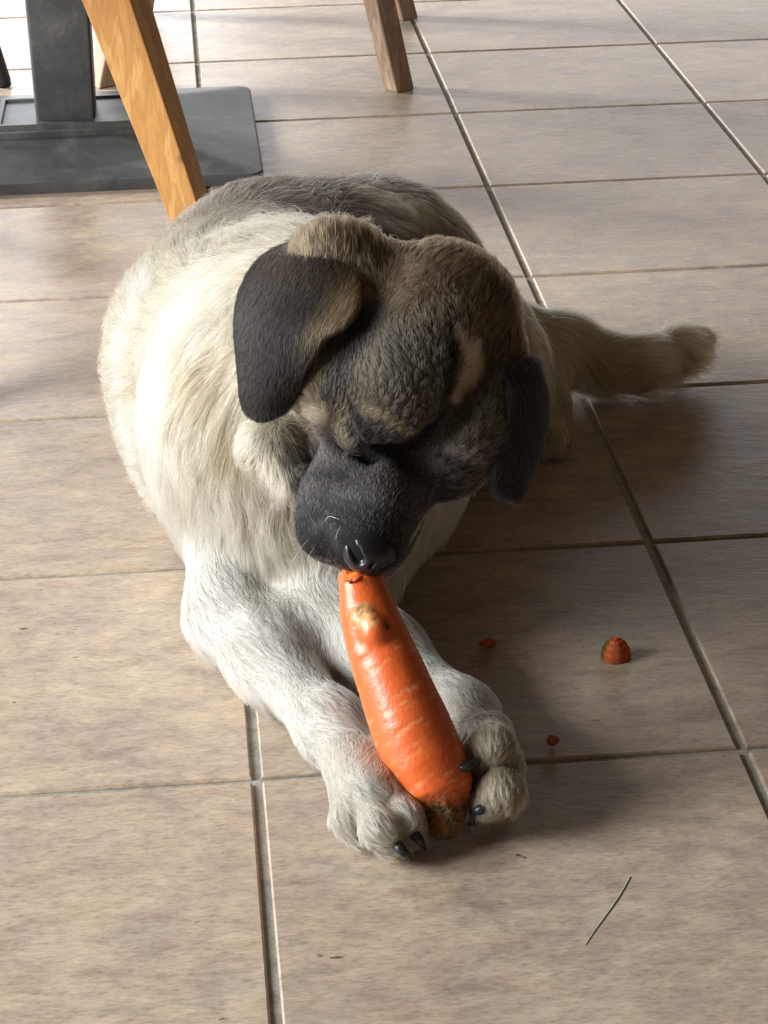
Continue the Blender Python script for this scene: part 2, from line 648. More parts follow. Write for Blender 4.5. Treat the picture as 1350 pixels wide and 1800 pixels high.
def surface_nets(fn, lo, hi, h):
    lo, hi = np.asarray(lo, float), np.asarray(hi, float)
    C = 4
    nb = np.ceil((hi - lo) / (h * C)).astype(int)
    n = nb * C + 1
    ci = np.stack(np.meshgrid(*[np.arange(x) for x in nb], indexing='ij'), -1).reshape(-1, 3)
    cen = (lo + (ci + .5) * C * h).astype(np.float32)
    dc = fn(cen)
    act = np.abs(dc) < C * h * 1.9
    f = np.empty(n, np.float32)
    # inactive blocks take the sign of their centre
    sgn = np.where(dc < 0, -1.0, 1.0).reshape(nb)
    big = np.repeat(np.repeat(np.repeat(sgn, C, 0), C, 1), C, 2)
    f[:] = 1.0
    f[:-1, :-1, :-1] = big
    off = np.stack(np.meshgrid(*[np.arange(C + 1)] * 3, indexing='ij'), -1).reshape(-1, 3)
    ids = (ci[act][:, None, :] * C + off[None]).reshape(-1, 3)
    flat = np.unique(np.ravel_multi_index(ids.T, n))
    ii = np.stack(np.unravel_index(flat, n), -1)
    pts = (lo + ii * h).astype(np.float32)
    val = np.concatenate([fn(pts[i:i + 400000]) for i in range(0, len(pts), 400000)])
    f.ravel()[flat] = val
    ins = f < 0
    s = ins[:-1, :-1, :-1].astype(np.int8)
    tot = np.zeros_like(s)
    for dx in (0, 1):
        for dy in (0, 1):
            for dz in (0, 1):
                tot += ins[dx:n[0] - 1 + dx, dy:n[1] - 1 + dy, dz:n[2] - 1 + dz]
    cells = np.argwhere((tot > 0) & (tot < 8))
    cid = -np.ones(tot.shape, np.int64)
    cid[tuple(cells.T)] = np.arange(len(cells))
    acc = np.zeros((len(cells), 3))
    cnt = np.zeros(len(cells))
    corners = [np.array(c) for c in ((0, 0, 0), (1, 0, 0), (0, 1, 0), (1, 1, 0), (0, 0, 1), (1, 0, 1), (0, 1, 1), (1, 1, 1))]
    for a in range(8):
        for b in range(a + 1, 8):
            if np.abs(corners[a] - corners[b]).sum() != 1:
                continue
            fa = f[tuple((cells + corners[a]).T)]
            fb_ = f[tuple((cells + corners[b]).T)]
            mk = (fa < 0) != (fb_ < 0)
            t = np.where(mk, fa / np.where(mk, fa - fb_, 1), 0)
            acc += np.where(mk[:, None], corners[a] + t[:, None] * (corners[b] - corners[a]), 0)
            cnt += mk
    verts = lo + (cells + acc / cnt[:, None]) * h
    quads = []
    for ax in range(3):
        u, v = [(1, 2), (2, 0), (0, 1)][ax]
        sl0 = [slice(None)] * 3
        sl1 = [slice(None)] * 3
        sl0[ax] = slice(0, n[ax] - 1)
        sl1[ax] = slice(1, n[ax])
        A, B = ins[tuple(sl0)], ins[tuple(sl1)]
        e = np.argwhere(A != B)
        e = e[(e[:, u] > 0) & (e[:, v] > 0) & (e[:, u] < n[u] - 1) & (e[:, v] < n[v] - 1)]
        du = np.zeros(3, int)
        du[u] = 1
        dv = np.zeros(3, int)
        dv[v] = 1
        q = np.stack([cid[tuple((e - du - dv).T)], cid[tuple((e - dv).T)], cid[tuple(e.T)], cid[tuple((e - du).T)]], 1)
        flip = ~A[tuple(e.T)]
        q[flip] = q[flip][:, ::-1]
        quads.append(q)
    q = np.concatenate(quads)
    q = q[(q >= 0).all(1)]
    # project onto the surface once
    P = verts.astype(np.float32)
    for _ in range(2):
        d0 = fn(P)
        g = np.stack([(fn(P + np.eye(3, dtype=np.float32)[i] * (h * .3)) - d0) / (h * .3) for i in range(3)], 1)
        gl = (g * g).sum(1) + 1e-6
        stp = np.clip(d0 / gl, -h, h)
        P = P - (g * stp[:, None]).astype(np.float32) * .8
    return P, q


# ------------------------------------------------------------------ the dog
HF, HU, HL = np.array([-.388, -.575, -.72]), np.array([.461, -.798, .389]), np.array([.798, .181, -.575])
HF = nrm(HF)
HU = nrm(HU - HF * (HU @ HF))
HL = np.cross(HU, HF)
NOSE = aty(640, 985, -.004)
HC = NOSE - HF * .136
HAX = np.stack([HF, HL, HU])


def hl(f, l, u):           # head-local to world
    return HC + HF * f + HL * l + HU * u


def hel(c, r, L=.009, d=None):
    return EL(hl(*c), r, HAX, d if d is not None else -HF, L)


def hrc(a, b, ra, rb, L=.005):
    return RC(hl(*a), hl(*b), ra, rb, -HF, L)


trunk = [
    RC((.050, .275, .152), (.020, .420, .142), .102, .104, (-.1, 1, -.1), .026),
    RC((.020, .420, .142), (.048, .560, .126), .104, .106, (.2, 1, -.1), .024),
    RC((.048, .560, .126), (.135, .625, .112), .106, .100, (1, .6, -.1), .022),
    RC((.135, .625, .112), (.190, .605, .088), .098, .066, (1, .0, -.3), .020),
    EL((.04, .42, .07), (.11, .20, .07), None, (0, 1, -.2), .024),
    EL((.18, .55, .06), (.10, .12, .06), None, (.6, .3, -.6), .02),
]
chest = [
    EL((.035, .235, .15), (.085, .075, .105), None, (-.1, -.2, -1), .032),
    EL((.06, .20, .09), (.06, .06, .06), None, (0, -.2, -1), .026),
    RC((.075, .34, .165), hl(-.020, 0, -.050), .100, .056, (-.25, .6, -.75), .036),
    RC((.06, .31, .175), hl(.005, 0, -.070), .086, .045, (-.3, .3, -.9), .034),
]
Rsh, Rel, Rwr = np.array([-.012, .262, .150]), atz(412, 1085, .042), atz(584, 1278, .028)
Rkn = atz(655, 1395, .032)
legR = [
    EL((-.006, .275, .140), (.058, .075, .090), None, (-.3, -.3, -1), .024),
    RC(Rsh, Rel + (0.004, .012, .01), .048, .030, None, .014),
    RC(Rel, Rel + (Rwr - Rel) * .35, .031, .025, None, .015),
    RC(Rel + (Rwr - Rel) * .35, Rwr, .025, .0185, None, .013),
    RC(Rwr, Rkn, .019, .0205, None, .011),
    EL(Rel + (-.006, .02, -.008), (.018, .026, .026), None, (-.3, .5, -1), .012),
]
Lsh, Lel, Lwr = np.array([.120, .25, .14]), np.array([.062, .145, .046]), atz(812, 1258, .034)
Lkn = atz(866, 1340, .038)
legL = [
    EL((.12, .25, .13), (.055, .07, .08), None, (.2, -.3, -1), .022),
    RC(Lsh, Lel, .052, .036, None, .014),
    RC(Lel, Lel + (Lwr - Lel) * .4, .034, .027, None, .010),
    RC(Lel + (Lwr - Lel) * .4, Lwr, .027, .0185, None, .009),
    RC(Lwr, Lkn, .020, .0185, None, .009),
]


def toe(a, mid, tip, r0, r1, L=.0080):
    a, mid, tip = map(np.asarray, (a, mid, tip))
    d = tip - a
    return [RC(a, mid, r0 * .9, r0, d, L), RC(mid, tip, r0, r1, d, L)]


# near paw, flat on the floor, four toes fanned out
toesR = [
    toe(atz(606, 1345, .024), atz(612, 1438, .020), atz(634, 1466, .0115), .0110, .0100),
    toe(atz(636, 1338, .033), atz(668, 1456, .025), atz(694, 1486, .0115), .0125, .0100),
    toe(atz(662, 1330, .037), atz(708, 1436, .027), atz(728, 1468, .0120), .0120, .0100),
    toe(atz(684, 1318, .038), atz(718, 1380, .030), atz(728, 1400, .020), .0105, .0090),
]
# far paw, on edge, toes curled against the carrot
toesL = [
    toe(atz(862, 1285, .050), atz(864, 1313, .054), atz(842, 1328, .048), .0145, .012),
    toe(atz(878, 1345, .034), atz(881, 1392, .033), atz(856, 1412, .026), .0150, .0115),
    toe(atz(876, 1370, .022), atz(872, 1415, .016), atz(852, 1434, .0120), .0130, .0105),
    toe(atz(862, 1300, .030), atz(852, 1330, .030), atz(836, 1360, .025), .0120, .0100),
]
padsL = [EL(atz(828, 1316, .044), (.007, .009, .0125), None, (0, 0, -1), .0015), EL(atz(832, 1392, .026), (.0075, .009, .0140), None, (0, 0, -1), .0015)]
# hind leg seen past the hanging ear
Hk, Hm, Ht = atz(954, 650, .045), atz(965, 715, .030), atz(968, 768, .020)
hind = [
    EL((.212, .575, .070), (.066, .080, .068), None, (.3, -.3, -1), .016),
    RC((.225, .57, .065), Hk, .040, .020, (.3, -.2, -1), .012),
    RC(Hk, Hm, .019, .013, None, .008),
    RC(Hm, Ht, .013, .014, None, .007),
]
toesH = [toe(atz(947, 752, .018), atz(947, 778, .017), atz(950, 792, .012), .011, .0095),
         toe(atz(964, 752, .020), atz(967, 775, .018), atz(972, 788, .012), .0115, .0095),
         toe(atz(982, 745, .018), atz(985, 762, .016), atz(988, 775, .012), .0105, .009)]
tail_pts = [(.225, .65, .07), atz(985, 618, .045), atz(1060, 640, .033), atz(1130, 640, .031), atz(1190, 618, .032), atz(1232, 598, .034)]
tail_r = [.040, .030, .0235, .021, .0185, .012]
tail = [RC(tail_pts[i], tail_pts[i + 1], tail_r[i], tail_r[i + 1], None, .026) for i in range(5)]
EARB = EL(aty(606, 478, .108), (.032, .038, .026), HAX, -HF, .018)
CHEEK = RC(aty(474, 785, .100), aty(514, 850, .080), .021, .014, (.1, -.1, -1), .012)
head = [
    hel((-.022, -.005, .000), (.060, .055, .056), .010),
    hel((-.050, -.004, -.005), (.034, .040, .042), .016),
    hel((.012, .026, .022), (.048, .038, .034), .0065),
    hel((.012, -.026, .022), (.048, .038, .034), .0065),
    hel((.004, .046, -.028), (.048, .027, .038), .008),
    hel((.004, -.058, -.028), (.052, .034, .042), .008),
    CHEEK,
    EARB,
    hel((.036, .047, -.010), (.034, .022, .020), .007),
    hel((.036, -.047, -.010), (.034, .022, .020), .007),
]
muzzle = [
    hrc((.050, 0, -.014), (.112, 0, -.020), .037, .029, .0032),
    hel((.088, 0, .002), (.050, .022, .016), .0028),
    hel((.098, .021, -.030), (.042, .021, .027), .0036),
    hel((.098, -.021, -.030), (.042, .021, .027), .0036),
    hel((.122, 0, -.004), (.015, .019, .016), .002),
]
jaw = [hrc((-.005, 0, -.060), (.100, 0, -.052), .036, .017, .005)]
lids = []
for sd in (-1, 1):
    lids += [hel((.050, sd * .034, .0165), (.018, .017, .009), .003), hel((.060, sd * .036, .003), (.017, .015, .009), .003)]


def dog_fn(p):
    d = union(trunk, p, .05)
    d = smin(d, union(chest, p, .05), .05)
    lr = union(legR, p, .028)
    tr = union(toesR[0], p, .006)
    for t in toesR[1:]:
        tr = smin(tr, union(t, p, .006), .0012)
    lr = smin(lr, tr, .009)
    d = smin(d, lr, .010)
    ll = union(legL, p, .025)
    tl = union(toesL[0], p, .006)
    for t in toesL[1:]:
        tl = smin(tl, union(t, p, .006), .0012)
    ll = smin(ll, tl, .009)
    d = smin(d, ll, .022)
    hd = union(hind, p, .025)
    th = union(toesH[0], p, .005)
    for t in toesH[1:]:
        th = smin(th, union(t, p, .005), .003)
    hd = smin(hd, th, .01)
    d = smin(d, hd, .02)
    d = smin(d, union(tail, p, .02), .03)
    h = union(head, p, .022)
    mz = union(muzzle, p, .016)
    mz = smin(mz, union(jaw, p, .02), .006)
    h = smin(h, mz, .022)
    h = smin(h, union(lids, p, .004), .006)
    q = (p - HC.astype(np.float32)) @ HAX.T.astype(np.float32)
    # forehead furrow, stop, closed eyes, mouth line
    fur_ = RC((-.02, 0, .064), (.062, 0, .022), .005, .008)(q)
    h = smax(h, -fur_, .018)
    for sd in (-1, 1):
        e1 = RC((.0585, sd * .022, .016), (.0590, sd * .036, .0155), .0024, .0034)(q)
        e2 = RC((.0590, sd * .036, .0155), (.050, sd * .051, .010), .0034, .0018)(q)
        h = smax(h, -np.minimum(e1, e2), .004)
        if sd < 0:
            ck = RC((.075, sd * .020, .003), (.062, sd * .040, -.010), .004, .005)(q)
            h = smax(h, -ck, .012)
    st = np.minimum(RC((.066, -.022, .010), (.060, .004, .022), .0035, .005)(q), RC((.060, .004, .022), (.030, .004, .047), .005, .004)(q))
    h = smax(h, -st, .012)
    d = smin(d, h, .03)
    fold = np.minimum(RC(aty(236, 690, .315), aty(262, 830, .27), .004, .006)(p), RC(aty(262, 830, .27), aty(284, 965, .235), .006, .004)(p))
    d = smax(d, -fold, .016)
    return smax(d, -p[:, 2] + .0015, .004)


DV, DQ = surface_nets(dog_fn, (-.17, -.14, -.012), (.54, .80, .40), .0030)
me = np_mesh('dog', DV, DQ)
dog = link('dog', me, None, M_SKIN, 'cream and grey shepherd dog with a black mask lying down gnawing the carrot', 'dog')
nv = len(DV)
print('dog verts', nv, 'faces', len(DQ))
nor = np.empty(nv * 3, np.float32)
me.vertices.foreach_get('co', nor)
me.vertex_normals.foreach_get('vector', nor)
DN = nor.reshape(-1, 3).copy()

groups = [trunk, chest, legR, sum(toesR, []), legL, sum(toesL, []), hind, sum(toesH, []), tail, head, muzzle, jaw, lids]
prims = sum(groups, [])
gid = np.concatenate([[i] * len(g) for i, g in enumerate(groups)])
PD = np.stack([q(DV) for q in prims], 1)
Wt = np.exp(-np.clip(PD - PD.min(1, keepdims=True), 0, .2) / .010)
Wt /= Wt.sum(1, keepdims=True)
comb = Wt @ np.stack([q.d for q in prims]).astype(np.float32)
hlen = Wt @ np.array([q.L for q in prims])
GW = np.stack([Wt[:, gid == i].sum(1) for i in range(len(groups))], 1)
headw = GW[:, 9] + GW[:, 10] + GW[:, 11] + GW[:, 12]

# ---- coat colours, painted on the surface where the markings sit, with some painted shade and highlight
CREAM, WHITE, TAN, SABLE = srgb(166, 156, 133), srgb(190, 187, 178), srgb(130, 109, 77), srgb(88, 72, 54)
CHAR, BLACK, GREY, PINK = srgb(50, 45, 41), srgb(24, 22, 22), srgb(116, 107, 94), srgb(205, 178, 160)
colr = np.tile(np.array(CREAM), (nv, 1))


def blend(c, w):
    global colr
    w = np.clip(w, 0, 1)[:, None]
    colr = colr * (1 - w) + np.array(c) * w


legw = GW[:, 2] + GW[:, 3] + GW[:, 4] + GW[:, 5]
blend(srgb(204, 199, 187), legw * .85)
blend(srgb(158, 141, 112), GW[:, 5] * .9)
blend(srgb(186, 172, 142), GW[:, 3] * .45)
blend(srgb(202, 186, 154), (GW[:, 6] + GW[:, 7] + GW[:, 8]) * .9)
blend(SABLE, headw * 1.3 - .25)
bvh = BVHTree.FromPolygons([Vector(v) for v in DV.tolist()], DQ.tolist())


def hit(px, py):
    d = Vector(ray(px, py)).normalized()
    r = bvh.ray_cast(Vector(CAM_POS), d)
    return (np.array(r[0]), r[3]) if r[0] is not None else (None, None)


def stroke(poly, rad, c, alpha=1.0, soft=.5):
    """paint along a polyline over the coat; rad in millimetres at the surface"""
    pts = []
    poly = [np.array(p, float) for p in poly]
    for a, b in zip(poly, poly[1:] if len(poly) > 1 else poly):
        n = max(2, int(np.linalg.norm(b - a) / 8))
        for t in np.linspace(0, 1, n):
            h, _ = hit(*(a + (b - a) * t))
            if h is not None:
                pts.append(h)
    if not pts:
        return
    pts = np.array(pts)
    rad = rad / 1000
    lo, hi = pts.min(0) - rad * 1.2, pts.max(0) + rad * 1.2
    sel = np.where(((DV > lo) & (DV < hi)).all(1))[0]
    if not len(sel):
        return
    d = np.full(len(sel), 9.0)
    for p in pts:
        d = np.minimum(d, np.linalg.norm(DV[sel] - p, axis=1))
    w = np.zeros(nv)
    x = np.clip((rad - d) / (rad * soft), 0, 1)
    w[sel] = x * x * (3 - 2 * x) * alpha
    blend(c, w)


def field(p, f, seed):
    r = np.random.default_rng(seed)
    out = np.zeros((len(p), 3))
    for _ in range(5):
        k = r.normal(size=(3, 3)) * f
        out += np.sin(p @ k.T + r.uniform(0, 6.28, 3))
    return out / 2.2


fm = field(DV.astype(float), 55, 21)[:, 0] * .6 + field(DV.astype(float), 130, 22)[:, 0] * .5
blend(TAN, np.clip(fm - .1, 0, 1) * .55 * (1 - headw) * (1 - .7 * legw))
# grizzled grey saddle over the back, tan brindle on the rump
tw = GW[:, 0]
blend(GREY, tw * np.clip((DV[:, 1] - .40) / .10, 0, 1) * np.clip((DV[:, 2] - .15) / .06, 0, 1) * np.clip((DV[:, 0] + .055) / .06, 0, 1) * .95)
stroke([(420, 350), (480, 330), (600, 312), (720, 330), (790, 380)], 30, GREY, .8, .6)
stroke([(430, 330), (560, 308), (690, 312)], 26, srgb(96, 86, 72), .6, .8)
stroke([(640, 340), (740, 370)], 22, srgb(206, 190, 158), .7, .7)
stroke([(760, 350), (830, 430), (890, 520)], 26, srgb(112, 92, 66), .7, .7)
stroke([(690, 395), (800, 430), (850, 470)], 16, srgb(150, 122, 84), .5, .8)
stroke([(880, 500), (940, 600), (950, 640)], 24, srgb(176, 156, 120), .8, .7)
# neck and chest: cream with darker tan streaks in the coat
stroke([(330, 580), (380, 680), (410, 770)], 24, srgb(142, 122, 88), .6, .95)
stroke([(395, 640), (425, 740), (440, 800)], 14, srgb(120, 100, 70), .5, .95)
stroke([(250, 500), (215, 620), (230, 760), (270, 900)], 22, WHITE, .8, .8)
stroke([(560, 400), (650, 385), (720, 405)], 14, WHITE, .7, .9)
stroke([(470, 480), (520, 440), (620, 420)], 16, TAN, .7, .8)
# the head, in its own axes: sable skull, charcoal forehead, black mask
qh0 = (DV - HC) @ HAX.T
F_, L_, U_ = qh0.T
sm = lambda x, a, b: (lambda t: t * t * (3 - 2 * t))(np.clip((x - a) / (b - a), 0, 1))
hm = np.clip(headw * 1.3 - .25, 0, 1)
blend(srgb(90, 73, 54), hm * sm(F_, -.10, -.05))
blend(srgb(70, 62, 51), hm * sm(F_, -.035, .02) * sm(U_, -.01, .02))
blend(srgb(56, 52, 50), hm * sm(F_, .045, .075))
blend(srgb(36, 35, 36), hm * sm(F_, .095, .125))
blend(srgb(34, 32, 32), hm * sm(F_, .05, .08) * sm(-U_, .02, .04))
blend(srgb(92, 76, 56), np.exp(-np.clip(EARB(DV), 0, 1) / .006) * .95)
stroke([(560, 440), (640, 425), (740, 428), (820, 470)], 16, srgb(108, 91, 68), .8, .9)
stroke([(620, 470), (640, 520)], 10, srgb(140, 118, 86), .8, .8)
stroke([(880, 520), (905, 590), (900, 640)], 16, srgb(58, 46, 36), .8, .8)
stroke([(650, 560), (610, 620), (580, 690)], 17, srgb(38, 36, 36), .9, .9)
stroke([(700, 600), (700, 660)], 18, srgb(62, 58, 50), .6, .9)
# cheeks: cream patches, the near flap painted paler as if lit
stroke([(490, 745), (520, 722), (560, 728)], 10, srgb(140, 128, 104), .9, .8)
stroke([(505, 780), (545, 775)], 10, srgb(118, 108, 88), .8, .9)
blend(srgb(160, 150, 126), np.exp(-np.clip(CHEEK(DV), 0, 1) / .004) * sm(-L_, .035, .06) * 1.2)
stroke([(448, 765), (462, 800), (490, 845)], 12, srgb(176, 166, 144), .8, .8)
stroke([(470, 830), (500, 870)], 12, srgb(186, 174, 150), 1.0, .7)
stroke([(505, 815), (530, 830)], 7, srgb(150, 140, 118), .8, .9)
# brow and eyes
stroke([(605, 722), (594, 752), (612, 782)], 6, srgb(120, 108, 86), .9, .9)
stroke([(645, 722), (684, 736), (716, 762)], 6.5, srgb(122, 108, 82), .9, .9)
stroke([(722, 760), (730, 778)], 3.5, srgb(136, 122, 92), .7, .9)
stroke([(619, 722), (636, 756), (656, 786), (700, 790)], 5.0, srgb(12, 11, 11), 1.0, .7)
# muzzle
stroke([(520, 850), (545, 835), (600, 835)], 8, srgb(28, 26, 28), .9, .9)
stroke([(590, 872), (640, 868), (680, 880)], 9, srgb(82, 80, 78), .7, .95)
stroke([(552, 930), (575, 915), (590, 960)], 7, srgb(72, 70, 72), .6, .95)
stroke([(735, 830), (730, 890)], 8, srgb(70, 62, 58), .7, .9)
stroke([(745, 770), (780, 740)], 5, srgb(86, 74, 68), .7, .9)
stroke([(770, 800), (800, 790), (825, 800)], 8, srgb(62, 54, 50), .85, .9)
stroke([(786, 788), (812, 797), (836, 812)], 5, srgb(118, 106, 97), .9, .9)  # highlight on the far eyelid fold, painted into the coat
stroke([(772, 800), (798, 818), (828, 828)], 4.5, srgb(10, 9, 9), 1, .7)
stroke([(800, 838), (822, 843)], 4, srgb(96, 86, 80), .8, .9)
stroke([(765, 790), (775, 770)], 4, srgb(92, 80, 74), .8, .9)
stroke([(755, 850), (745, 895)], 4, srgb(18, 16, 16), .8, .8)
stroke([(798, 580), (795, 640), (787, 690), (766, 736), (736, 776), (690, 803)], 7.0, srgb(12, 11, 11), 1.0, .8)  # crease shade of furrow and stop, painted as a black line
# blaze and pale chin
stroke([(808, 588), (826, 645), (812, 682), (802, 700)], 6.0, srgb(208, 186, 164), .95, .5)
stroke([(826, 625), (830, 650), (822, 668)], 10.5, srgb(208, 186, 164), 1.0, .5)
stroke([(722, 950), (748, 905)], 5, srgb(176, 152, 130), .95, .6)
stroke([(575, 985), (598, 1008)], 3, srgb(168, 120, 104), .8, .8)
# whitish grizzle on forelegs: pinkish where thin
stroke([(560, 1215), (620, 1275)], 7, srgb(204, 168, 146), .5, .9)

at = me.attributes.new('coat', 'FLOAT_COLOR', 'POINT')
at.data.foreach_set('color', np.concatenate([colr * (.7 - .17 * np.clip(legw, 0, 1))[:, None], np.ones((nv, 1))], 1).astype(np.float32).ravel())  # skin darkened to paint shade between the locks, deepest on the legs


# ---- a furry coat grown from the painted surface
def field(p, f, seed):
    r = np.random.default_rng(seed)
    out = np.zeros((len(p), 3))
    for _ in range(5):
        k = r.normal(size=(3, 3)) * f
        out += np.sin(p @ k.T + r.uniform(0, 6.28, 3))
    return out / 2.2


def grow(name, parent, V, Q, N, comb, L, colr, count, mat, clump=.78, lift=.36, thick=.00011, wob=.38, seed=1, gsize=22, dens=None, liftv=None):
    r = np.random.default_rng(seed)
    tri = np.concatenate([Q[:, [0, 1, 2]], Q[:, [0, 2, 3]]])
    a, b, c = V[tri[:, 0]], V[tri[:, 1]], V[tri[:, 2]]
    ar = np.linalg.norm(np.cross(b - a, c - a), axis=1)
    if dens is not None:
        ar = ar * dens[tri].mean(1)
    cdf = np.cumsum(ar)
    t = tri[np.searchsorted(cdf, r.uniform(0, cdf[-1], count))]
    u, v = r.uniform(size=(2, count))
    fl = u + v > 1
    u[fl], v[fl] = 1 - u[fl], 1 - v[fl]
    w = np.stack([1 - u - v, u, v], 1)
    ip = lambda A: np.einsum('nk,nkc->nc', w, A[t])
    P, Nn, Cb, Co = ip(V.astype(float)), ip(N.astype(float)), ip(comb), ip(colr)
    Ln = ip(L[:, None])[:, 0]
    Nn /= np.linalg.norm(Nn, axis=1)[:, None]
    fl_ = field(P, 40, seed + 5) * wob + field(P, 140, seed + 9) * wob * .6
    Cb = Cb / (np.linalg.norm(Cb, axis=1)[:, None] + 1e-6) + fl_ + r.normal(size=P.shape) * .16
    T = Cb - Nn * (Cb * Nn).sum(1)[:, None]
    T /= np.linalg.norm(T, axis=1)[:, None] + 1e-6
    Ln = Ln * np.exp(r.normal(size=count) * .18)
    K = 5
    sarr = np.linspace(0, 1, K)
    lf = lift * np.exp(r.normal(size=count) * .3)
    if liftv is not None:
        lf = lf * ip(liftv[:, None])[:, 0]
    pts = np.empty((count, K, 3))
    for k, sv in enumerate(sarr):
        up = lf * (sv - .55 * sv * sv)
        pts[:, k] = P + Ln[:, None] * (T * (sv * .92) + Nn * up[:, None]) - np.array([0, 0, .18]) * (Ln * sv * sv)[:, None]
    # locks: strands lean together towards a guide
    ng = max(4, count // gsize)
    gi = r.choice(count, ng, replace=False)
    kd = KDTree(ng)
    for j, g in enumerate(gi):
        kd.insert(P[g], j)
    kd.balance()
    find = kd.find
    near = np.fromiter((find(p)[1] for p in P.tolist()), np.int64, count)
    G = pts[gi[near]]
    cw = clump * (sarr ** 1.4)[None, :, None] * r.uniform(.5, 1, (count, 1, 1))
    cap = np.minimum(1, Ln / (np.linalg.norm(P - P[gi[near]], axis=1) * 1.4 + 1e-6))[:, None, None]
    pts += (G - pts) * cw * cap
    pts[:, 1:, 2] = np.maximum(pts[:, 1:, 2], .0008)
    lum = Co.mean(1)
    jit = np.exp(r.normal(size=count) * (.10 + .25 * np.clip(.5 - lum, 0, .5)))
    mixs = r.uniform(size=count)
    griz = np.clip((.42 - lum) / .2, 0, 1) * np.clip((lum - .06) / .06, 0, 1)
    jit = np.where((mixs < .3), jit * (1 - .6 * griz), np.where(mixs > .8, jit * (1 + .7 * griz), jit))
    Co = np.clip(Co * jit[:, None], 0, .93)
    cols = np.ones((count, K, 4), np.float32)
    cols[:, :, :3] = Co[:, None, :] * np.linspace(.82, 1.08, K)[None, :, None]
    cols = np.clip(cols, 0, 1)
    hc = bpy.data.hair_curves.new(name)
    hc.add_curves([K] * count)
    hc.attributes['position'].data.foreach_set('vector', pts.astype(np.float32).ravel())
    ra = hc.attributes.new('radius', 'FLOAT', 'POINT')
    rad = np.tile(np.array([1.0, 1.0, .85, .6, .18], np.float32) * thick, (count, 1)) * np.clip(.7 + Ln / .04, .7, 1.35)[:, None]
    ra.data.foreach_set('value', rad.astype(np.float32).ravel())
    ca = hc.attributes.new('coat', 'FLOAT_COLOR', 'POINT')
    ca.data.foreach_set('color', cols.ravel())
    hc.materials.append(mat)
    o = bpy.data.objects.new(name, hc)
    COL.objects.link(o)
    o.parent = parent
    o['kind'] = 'stuff'
    return o


dens = np.ones(nv)
dens[DV[:, 2] < .004] = 0
dens *= np.clip(1.15 + DN[:, 2] * .9 - DN[:, 1] * .5, .12, 1.6)
dens *= 1 + 1.2 * np.clip(headw, 0, 1) + .5 * np.clip(legw, 0, 1)
elb = np.exp(-np.linalg.norm(DV - atz(438, 1240, .014), axis=1) / .012)
hlen = hlen + .020 * elb
comb = comb * (1 - np.clip(elb * 1.5, 0, 1))[:, None] + np.clip(elb * 1.5, 0, 1)[:, None] * nrm(atz(452, 1275, 0) - atz(432, 1235, .02))
# hair parts around the eyes and over the nose leather
qh = (DV - HC) @ HAX.T
nosew = np.clip(1 - np.linalg.norm((qh - np.array([.130, 0, .002])) / np.array([.0175, .020, .019]), axis=1), 0, 1)
dens[nosew > 0] = 0
grow('fur', dog, DV, DQ, DN, comb, hlen, colr, FUR_COUNT, M_FUR, seed=3, dens=dens, liftv=1 - .5 * np.clip(legw, 0, 1))


